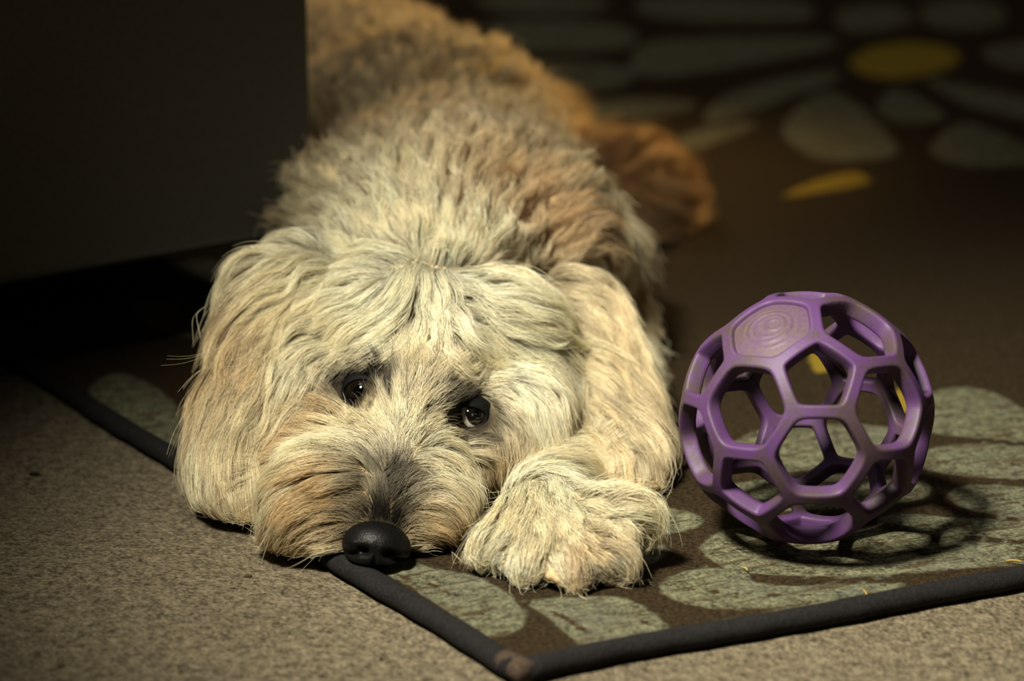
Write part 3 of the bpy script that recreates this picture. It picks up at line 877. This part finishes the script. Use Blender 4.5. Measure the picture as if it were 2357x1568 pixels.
def sample(n, wt):
    A = co[tri]
    ar = np.linalg.norm(np.cross(A[:, 1] - A[:, 0], A[:, 2] - A[:, 0]), axis=1) * wt
    t = rng.choice(len(tri), n, p=ar / ar.sum())
    r1, r2 = np.sqrt(rng.random(n)), rng.random(n)
    b = np.stack([1 - r1, r1 * (1 - r2), r1 * r2], 1)
    P = (A[t] * b[:, :, None]).sum(1)
    N = unit((vn[tri[t]] * b[:, :, None]).sum(1))
    return P, N
cent = co[tri].mean(1); tn = unit(vn[tri].mean(1))
treg = region_of(cent)
facing = -(tn * unit(cent - CAM)).sum(1)
wt = np.where(facing > -0.25, 1.0, 0.22)
cpx = to_px(cent)
wt *= np.where(cent[:, 2] < 0.003, 0.05, 1.0)
wt_far = np.where(np.isin(treg, (3, 5)), 0.42, 1.0) * np.where(cent[:, 1] > 2.35, 0.6, 1.0)

def keep(P):
    """no hair on the eyeballs and the nose leather"""
    k = np.ones(len(P), bool)
    for c, rr in BARE:
        k &= (((P - c) / rr) ** 2).sum(1) > 1
    return k
NOSE_C = at(866, 1262, 1.512)
BARE = [(EYE_L[0], np.array([.0145, .03, .0105])), (EYE_R[0], np.array([.0145, .03, .0095])), (NOSE_C, np.array([.018, .022, .0155]))]

K = 9
NG = 6000
gP, gN = sample(NG, wt * np.where(np.isin(treg, (3, 5)), 0.33, np.where(np.isin(treg, (1, 2)), .55, 1.0)))
k = keep(gP); gP, gN = gP[k], gN[k]
gR = region_of(gP)
par = comb(gP, gR)
ng = len(gP)
glen = par[:, 3] * rng.uniform(.85, 1.3, ng)
gcl_len = np.clip(glen / .032, .25, 1)
grise = par[:, 4] * np.clip(rng.normal(1, np.where(np.isin(gR, (1, 2, 3, 5)), .4, .25)), .3, 1.9) * np.where(gR == 5, 1.5, 1.0)
gwave = par[:, 5]
path = np.zeros((ng, K, 3)); path[:, 0] = gP
q = gP.copy(); nn = gN.copy()
tdir = unit(par[:, :3] - (par[:, :3] * nn).sum(1, keepdims=True) * nn)
jit = rng.normal(size=(ng, 3)) * 0.07
tdir = unit(tdir + jit)
base = gP.copy()
for i in range(1, K):
    s = i / (K - 1)
    pr = comb(q, gR)
    dnew = pr[:, :3] - (pr[:, :3] * nn).sum(1, keepdims=True) * nn
    tdir = unit(0.55 * tdir + 0.45 * unit(dnew) + jit * 0.25)
    tdir = unit(tdir - (tdir * nn).sum(1, keepdims=True) * nn)
    step = (glen / (K - 1))[:, None]
    nxt = q + tdir * step
    for j in range(ng):
        loc, nr, ii, dist = bvh.find_nearest(Vector(nxt[j]))
        if dist < 0.02:
            q[j] = loc; nn[j] = nr
        else:
            q[j] = nxt[j]
    nn = unit(nn)
    # falls away where the surface ends
    h = grise * (1 - np.exp(-3.2 * s)) * (1 - 0.35 * s)
    side = np.cross(nn, tdir)
    ph = snoise(gP, 60.0) * 3.0 + rng.normal(0, .12, 1)
    lam = np.where(np.isin(gR, (3, 5)), 0.024, 0.036)
    wob = np.sin(2 * np.pi * s * glen / lam + ph) - np.sin(ph)
    path[:, i] = q + nn * h[:, None] + side * (gwave * s * wob)[:, None] + nn * (gwave * 0.6 * s * np.cos(2 * np.pi * s * glen / lam + ph * 1.3))[:, None]
# keep guides off the carpet
path[:, 1:, 2] = np.maximum(path[:, 1:, 2], 0.0015)

# the tufts of the toes: locks draw together towards the middle of each toe
core = at(1268, 1205, 1.53)
toes = [at(*q_) for q_ in ((1140, 1275, 1.508), (1215, 1325, 1.490), (1315, 1338, 1.480), (1412, 1284, 1.489), (1440, 1205, 1.512))]
pw = np.where(gR == 4)[0]
dt = np.stack([np.linalg.norm(gP[pw] - t_, axis=1) for t_ in toes], 1)
nt_ = dt.argmin(1); dm = dt.min(1)
for j, g_ in enumerate(pw):
    if dm[j] > .034: continue
    t_ = toes[nt_[j]]
    ax = t_ - core; ax[2] = 0; ax /= np.linalg.norm(ax)
    lat = np.array([-ax[1], ax[0], 0])
    k0 = .8 * min(1, (.034 - dm[j]) / .012)
    for i in range(1, K):
        s_ = i / (K - 1)
        off = (path[g_, i] - t_) @ lat
        path[g_, i] -= lat * off * k0 * s_ ** .8
        path[g_, i, 2] += .002 * math.sin(math.pi * s_)
tree = KDTree(ng)
for i in range(ng): tree.insert(Vector(gP[i]), i)
tree.balance()
gtone = rng.normal(1, .07, ng)
gclump = rng.uniform(.40, .82, ng)
gclump *= gcl_len
isear = np.isin(gR, (1, 2))
gclump = np.where(np.isin(gR, (3, 5)), rng.uniform(.68, .93, ng), gclump)
gclump = np.where(isear, rng.uniform(.6, .9, ng), gclump)
gtone = np.where(isear, rng.normal(1, .10, ng), gtone)

def grow(name, regs, n, rad_mm, label=None, frizz=1.0):
    sel = np.isin(treg, [REG[r] for r in regs])
    P, N = sample(n, wt * sel * (1.0 if 'body' not in regs else np.where(cent[:, 1] > 2.3, .6, 1.0)))
    kk = keep(P); P, N = P[kk], N[kk]
    n = len(P)
    R1 = region_of(P)
    i1 = np.empty(n, int); i2 = np.empty(n, int); w2 = np.empty(n)
    for j in range(n):
        r = tree.find_n(Vector(P[j]), 3)
        a = [x for x in r if gR[x[1]] == R1[j]] or r
        i1[j] = a[0][1]
        if len(a) > 1:
            i2[j] = a[1][1]; w2[j] = 0.5 * (a[0][2] / (a[1][2] + 1e-6)) ** 2 * 0.55
        else:
            i2[j] = i1[j]; w2[j] = 0
    s = np.linspace(0, 1, K)[None, :, None]
    rel = (path[i1] - path[i1][:, :1]) * (1 - w2)[:, None, None] + (path[i2] - path[i2][:, :1]) * w2[:, None, None]
    ls = rng.uniform(.62, 1.0, n)[:, None, None]
    # shorten along the guide
    idx = np.linspace(0, K - 1, K)[None, :] * ls[:, :, 0]
    f0 = np.floor(idx).astype(int); f1 = np.minimum(f0 + 1, K - 1); fr = (idx - f0)[:, :, None]
    ar = np.arange(n)[:, None]
    rel = rel[ar, f0] * (1 - fr) + rel[ar, f1] * fr
    off_ = P - gP[i1]
    cl = gclump[i1][:, None, None]
    tipjit = rng.normal(size=(n, 1, 3)) * (0.0011 + 0.0009 * (rng.random((n, 1, 1)) < .12) * 3)
    pts = gP[i1][:, None] + off_[:, None] * (1 - cl * s ** 0.8) + rel + tipjit * s ** 1.4 * frizz
    pts[:, :, 2] = np.maximum(pts[:, :, 2], 0.0008 - 0.006 * (pts[:, :, 0] < -9))
    # long locks are trimmed clear of the eyes and the nose leather
    ok = np.ones(n, bool)
    for c_, hx, hy, pr_ in ((EYE_L[0], .0125, .0098, .03), (EYE_R[0], .0125, .0080, .03), (NOSE_C, .0165, .0125, .0)):
        q_ = pts - c_
        m_ = ((q_ @ RV / hx) ** 2 + (q_ @ UV / hy) ** 2 < 1) & (q_ @ FV < .012) & (np.abs(q_ @ FV) < .06)
        ok &= ~(m_.any(1) & (rng.random(n) > pr_))
    pts, P, i1 = pts[ok], P[ok], i1[ok]
    n = len(P)
    hc = bpy.data.hair_curves.new(name)
    hc.add_curves([K] * n)
    hc.attributes['position'].data.foreach_set('vector', pts.astype(np.float32).ravel()) if 'position' in hc.attributes else None
    rr = hc.attributes.get('radius') or hc.attributes.new('radius', 'FLOAT', 'POINT')
    prof = np.array([1.0, 1, 1, .95, .9, .8, .68, .5, .22])
    rr.data.foreach_set('value', (np.outer(rng.uniform(.75, 1.2, n), prof) * rad_mm / 1000).astype(np.float32).ravel())
    col = coat_color(P) * (gtone[i1] * rng.normal(1, .14, n))[:, None]
    warm = rng.normal(0, .05, n) + 0.10 * snoise(gP[i1], 45)
    col = col * np.c_[np.ones(n), 1 - .25 * np.clip(warm, -.1, .3), 1 - .6 * np.clip(warm, -.1, .3)]
    ca = hc.attributes.new('fur_color', 'FLOAT_COLOR', 'CURVE')
    ca.data.foreach_set('color', np.c_[np.clip(col, .004, .92), np.ones(n)].astype(np.float32).ravel())
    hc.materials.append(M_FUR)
    hc.update_tag()
    o = bpy.data.objects.new(name, hc)
    link(o, dog)
    if label: o['label'] = label
    print(name, n)
    return o
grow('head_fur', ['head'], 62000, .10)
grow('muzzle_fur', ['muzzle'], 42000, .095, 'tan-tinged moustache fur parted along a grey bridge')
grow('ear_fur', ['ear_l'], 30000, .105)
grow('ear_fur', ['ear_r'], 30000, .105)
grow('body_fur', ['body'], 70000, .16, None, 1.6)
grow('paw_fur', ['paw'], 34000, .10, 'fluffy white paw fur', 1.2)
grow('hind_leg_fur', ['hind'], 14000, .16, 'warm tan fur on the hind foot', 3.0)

# ---- nose
def build_nose():
    v, f = icosphere(5)
    X, Y, Z = v[:, 0].copy(), v[:, 1].copy(), v[:, 2].copy()       # -Y is the front
    # broad top, narrower below
    wx = 1.0 - 0.24 * np.clip(-Z, 0, 1) ** 1.2
    v[:, 0] = X * wx
    v[:, 2] = np.sign(Z) * np.abs(Z) ** 0.9
    d = np.zeros(len(v))
    for sx in (-1, 1):
        nc = np.array([sx * .42, -.86, -.12])
        q = (v - nc) / np.array([.20, .45, .17])
        d += 0.42 * np.exp(-(q ** 2).sum(1))
        nc = np.array([sx * .72, -.58, -.30])                       # side slit of the nostril
        q = (v - nc) / np.array([.20, .40, .10])
        d += 0.26 * np.exp(-(q ** 2).sum(1))
        nc = np.array([sx * .56, -.72, .10])
        q = (v - nc) / np.array([.30, .4, .10])
        d -= 0.06 * np.exp(-(q ** 2).sum(1))
    d += 0.16 * np.exp(-(v[:, 0] / .05) ** 2) * (v[:, 1] < 0) * np.clip(.35 - v[:, 2], 0, 1)
    v = v * (1 - d)[:, None]
    v *= np.array([.0200, .0180, .0158])
    r = math.radians(13)
    Rm = np.array(Matrix.Rotation(math.radians(9), 3, 'Y') @ Matrix.Rotation(math.radians(-18), 3, 'X'))
    v = v @ Rm.T + NOSE_C
    v[:, 2] = np.maximum(v[:, 2], .0064)
    o = mesh_obj('nose', v, f, M_NOSE, dog)
    o['label'] = 'black leathery dog nose'
build_nose()

# ---- eyes
def mat_plain(name, c, rough, spec=0.5, coat=0.0):
    t = NT(name)
    co_ = t.n('TexCoord').outputs['Object']
    n = t.noise(co_, 700, 2)
    col = t.mix(n, c, tuple(x * 0.75 for x in c[:3]) + (1,))
    return t.finish(t.n('BsdfPrincipled', {}, Base_Color=col, Roughness=rough, Specular_IOR_Level=spec, Coat_Weight=coat, Coat_Roughness=0.03).outputs[0])
M_SCL = mat_plain('eye_white', srgb(168, 165, 146), .2, .5, .6)
M_IRIS = mat_plain('dark_iris', srgb(16, 11, 8), .08, .6, 1)
M_PUPIL = mat_plain('pupil', srgb(4, 4, 4), .05, .6, 1)
M_LID = mat_plain('eyelid_skin', srgb(9, 8, 7), .75, .15)
def build_eye(px, py, anchor, gaze, half_w, half_h, roll, depth, iris):
    n = unit(anchor[1] * .4 - FV * .6 + np.array([0, 0, .1]))
    R_ = 0.0135
    c = anchor[0] - n * (R_ - depth)
    v, f = icosphere(4)
    ball = mesh_obj('eyeball', v * R_ + c, f, M_SCL, dog)
    g = unit(-FV + gaze[0] * RV + gaze[1] * UV)
    a1 = unit(np.cross(g, [0, 0, 1])); a2 = np.cross(a1, g)
    def cap(name, ang, lift, mat):
        vs, fs = [c + g * (R_ + lift)], []
        rings, seg = 6, 36
        for i in range(1, rings + 1):
            th = ang * i / rings
            for j in range(seg):
                ph = 2 * math.pi * j / seg
                r = R_ + lift * (1 - (i / rings) ** 3)
                vs.append(c + (g * math.cos(th) + (a1 * math.cos(ph) + a2 * math.sin(ph)) * math.sin(th)) * r)
        for j in range(seg): fs.append((0, 1 + j, 1 + (j + 1) % seg))
        for i in range(rings - 1):
            for j in range(seg):
                fs.append((1 + i * seg + j, 1 + (i + 1) * seg + j, 1 + (i + 1) * seg + (j + 1) % seg, 1 + i * seg + (j + 1) % seg))
        o = mesh_obj(name, vs, fs, mat)
        o.parent = ball
    ball.matrix_parent_inverse = Matrix.Translation(dog.location).inverted()
    cap('iris', math.radians(iris), .0006, M_IRIS)
    cap('pupil', math.radians(iris * .55), .0010, M_PUPIL)
    # lids: a rounded rim round the almond-shaped opening, laid over the eyeball
    fw = unit(-FV)
    ex = RV * math.cos(roll) - UV * math.sin(roll); ey = UV * math.cos(roll) + RV * math.sin(roll)
    vs, fs = [], []
    seg, prof = 48, 7
    ctr = c + fw * 0
    for j in range(seg):
        ph = 2 * math.pi * j / seg
        ax, ay = math.cos(ph), math.sin(ph)
        al = abs(ay) ** 1.15 * (1 if ay > 0 else -1)
        for i in range(prof):
            t = i / (prof - 1)
            k_ = 1.0 + t * 1.15
            p2 = ex * (half_w * ax * (1 + t * .55)) + ey * (half_h * al * k_ + (0))
            r2 = min(p2 @ p2, (R_ * .995) ** 2)
            z = math.sqrt(max(R_ ** 2 - r2, 0))
            bulge = .0010 * math.sin(math.pi * min(1, t * 1.6 + .15)) - .004 * t * t
            vs.append(ctr + p2 + fw * (z + .0004 + bulge))
    for j in range(seg):
        for i in range(prof - 1):
            a, b = j * prof + i, ((j + 1) % seg) * prof + i
            fs.append((a, b, b + 1, a + 1))
    o = mesh_obj('eyelids', vs, fs, M_LID, dog)
    s = o.modifiers.new('solidify', 'SOLIDIFY'); s.thickness = .0008; s.offset = -1
build_eye(826, 898, EYE_L, (.0, -.05), .0116, .0082, math.radians(8), .0060, 62)
build_eye(1082, 955, EYE_R, (.60, .25), .0112, .0068, math.radians(-8), .0062, 32)

# ---- a few stray long hairs that stand off the ears
def strays():
    L = [([(600, 740), (540, 790), (475, 815), (430, 828), (385, 827)], 1.655, 1.60), ([(640, 790), (580, 840), (520, 852), (465, 845), (430, 870), (400, 905)], 1.650, 1.59),
         ([(560, 900), (500, 890), (450, 930), (415, 985), (405, 1040)], 1.63, 1.59), ([(1350, 880), (1440, 930), (1510, 985), (1555, 1050), (1560, 1105), (1520, 1150), (1480, 1165)], 1.655, 1.60),
         ([(1360, 960), (1420, 1010), (1490, 1035), (1545, 1030)], 1.645, 1.61), ([(640, 1180), (610, 1240), (590, 1275)], 1.53, 1.52), ([(760, 1250), (700, 1300), (672, 1345)], 1.525, 1.50),
         ([(1040, 1270), (1060, 1300), (1100, 1290)], 1.51, 1.49), ([(480, 700), (450, 730), (462, 790)], 1.68, 1.66)]
    n = 12
    P = []
    for pts, Ya, Yb in L:
        A = np.array([at(px, py, Ya + (Yb - Ya) * i / (len(pts) - 1)) for i, (px, py) in enumerate(pts)])
        A[:, 2] = np.maximum(A[:, 2], .0015)
        for k in range(3):
            B = A + np.linspace(0, 1, len(A))[:, None] * rng.normal(size=3) * .0035
            x = np.linspace(0, len(A) - 1, n)
            P.append(np.stack([np.interp(x, np.arange(len(A)), B[:, c]) for c in range(3)], 1))
    P = np.array(P)
    for _ in range(2):
        P[:, 1:-1] = .25 * P[:, :-2] + .5 * P[:, 1:-1] + .25 * P[:, 2:]
    hc = bpy.data.hair_curves.new('stray_hair')
    hc.add_curves([n] * len(P))
    hc.attributes['position'].data.foreach_set('vector', P.astype(np.float32).ravel())
    r = hc.attributes.get('radius') or hc.attributes.new('radius', 'FLOAT', 'POINT')
    r.data.foreach_set('value', np.tile(np.linspace(.00011, .00004, n), len(P)).astype(np.float32))
    a = hc.attributes.new('fur_color', 'FLOAT_COLOR', 'CURVE')
    a.data.foreach_set('color', np.tile(np.r_[CREAM, 1], len(P)).astype(np.float32))
    hc.materials.append(M_FUR)
    link(bpy.data.objects.new('stray_hair', hc), dog)
strays()

# ------------------------------------------------------------------ bits on the floor
M_CRUMB = mat_simple('dark_crumb', srgb(14, 11, 8), srgb(34, 26, 18), 900, .9, .6, .001)
M_LINT = mat_simple('brown_lint', srgb(50, 38, 24), srgb(84, 62, 38), 900, .95, .6, .001)
M_STRAW = mat_simple('yellow_straw', srgb(150, 126, 48), srgb(190, 160, 74), 400, .8, .3, .001)
def crumb(name, px, py, size, flat, mat, label, cat, z):
    p = ground(px, py, z)
    v, f = icosphere(2)
    r = 1 + .22 * np.sin(v @ np.array([5.1, 3.3, 2.2]) + px) + .12 * np.sin(v @ np.array([-3.1, 7.3, 4.2]))
    v = v * r[:, None] * np.array([size, size * .75, size * flat])
    v[:, 2] += size * flat * .75 - v[:, 2].min() * 0
    o = mesh_obj(name, v, f, mat)
    o.location = p
    tag(o, label, cat)
crumb('crumb', 877, 1521, .0011, .8, M_CRUMB, 'tiny round black crumb on the beige carpet left of the rug corner', 'crumb', ZF)
crumb('lint', 80, 1094, .0042, .22, M_CRUMB, 'flat dark smudge of lint on the shaded carpet at the far left', 'lint', ZF)
crumb('lint', 572, 1328, .0024, .35, M_LINT, 'small brown fleck of lint on the carpet below the left ear', 'lint', ZF)
crumb('lint', 140, 1536, .0020, .35, M_LINT, 'small dark fleck of lint on the carpet near the lower left corner', 'lint', ZF)
def straw(px0, py0, px1, py1, label):
    a, b = ground(px0, py0, .0012), ground(px1, py1, .0022)
    m = (a + b) / 2 + np.array([.0005, 0, .0006])
    pts = [a, (a + m) / 2 + [0, 0, .0003], m, (m + b) / 2 + [0, 0, .0003], b]
    vs, fs = [], []
    for i, p in enumerate(pts):
        t = unit(pts[min(i + 1, 4)] - pts[max(i - 1, 0)])
        s1 = unit(np.cross(t, [0, 0, 1])); s2 = np.cross(s1, t)
        for j in range(6):
            c_ = j * math.pi / 3
            vs.append(p + (s1 * math.cos(c_) + s2 * math.sin(c_) * .6) * .00045 - m)
    for i in range(4):
        for j in range(6):
            fs.append((i * 6 + j, i * 6 + (j + 1) % 6, (i + 1) * 6 + (j + 1) % 6, (i + 1) * 6 + j))
    fs += [(5, 4, 3, 2, 1, 0), tuple(24 + j for j in range(6))]
    o = mesh_obj('straw', vs, fs, M_STRAW)
    o.location = m
    tag(o, label, 'straw')
straw(1709, 1308, 1720, 1312, 'tiny yellow straw bit on the grey leaf in front of the ball')
straw(1986, 1358, 1995, 1374, 'thin yellow straw bit near the rug binding right of the ball')
straw(2316, 1291, 2352, 1293, 'yellow straw bit beside the binding at the right edge of the photo')
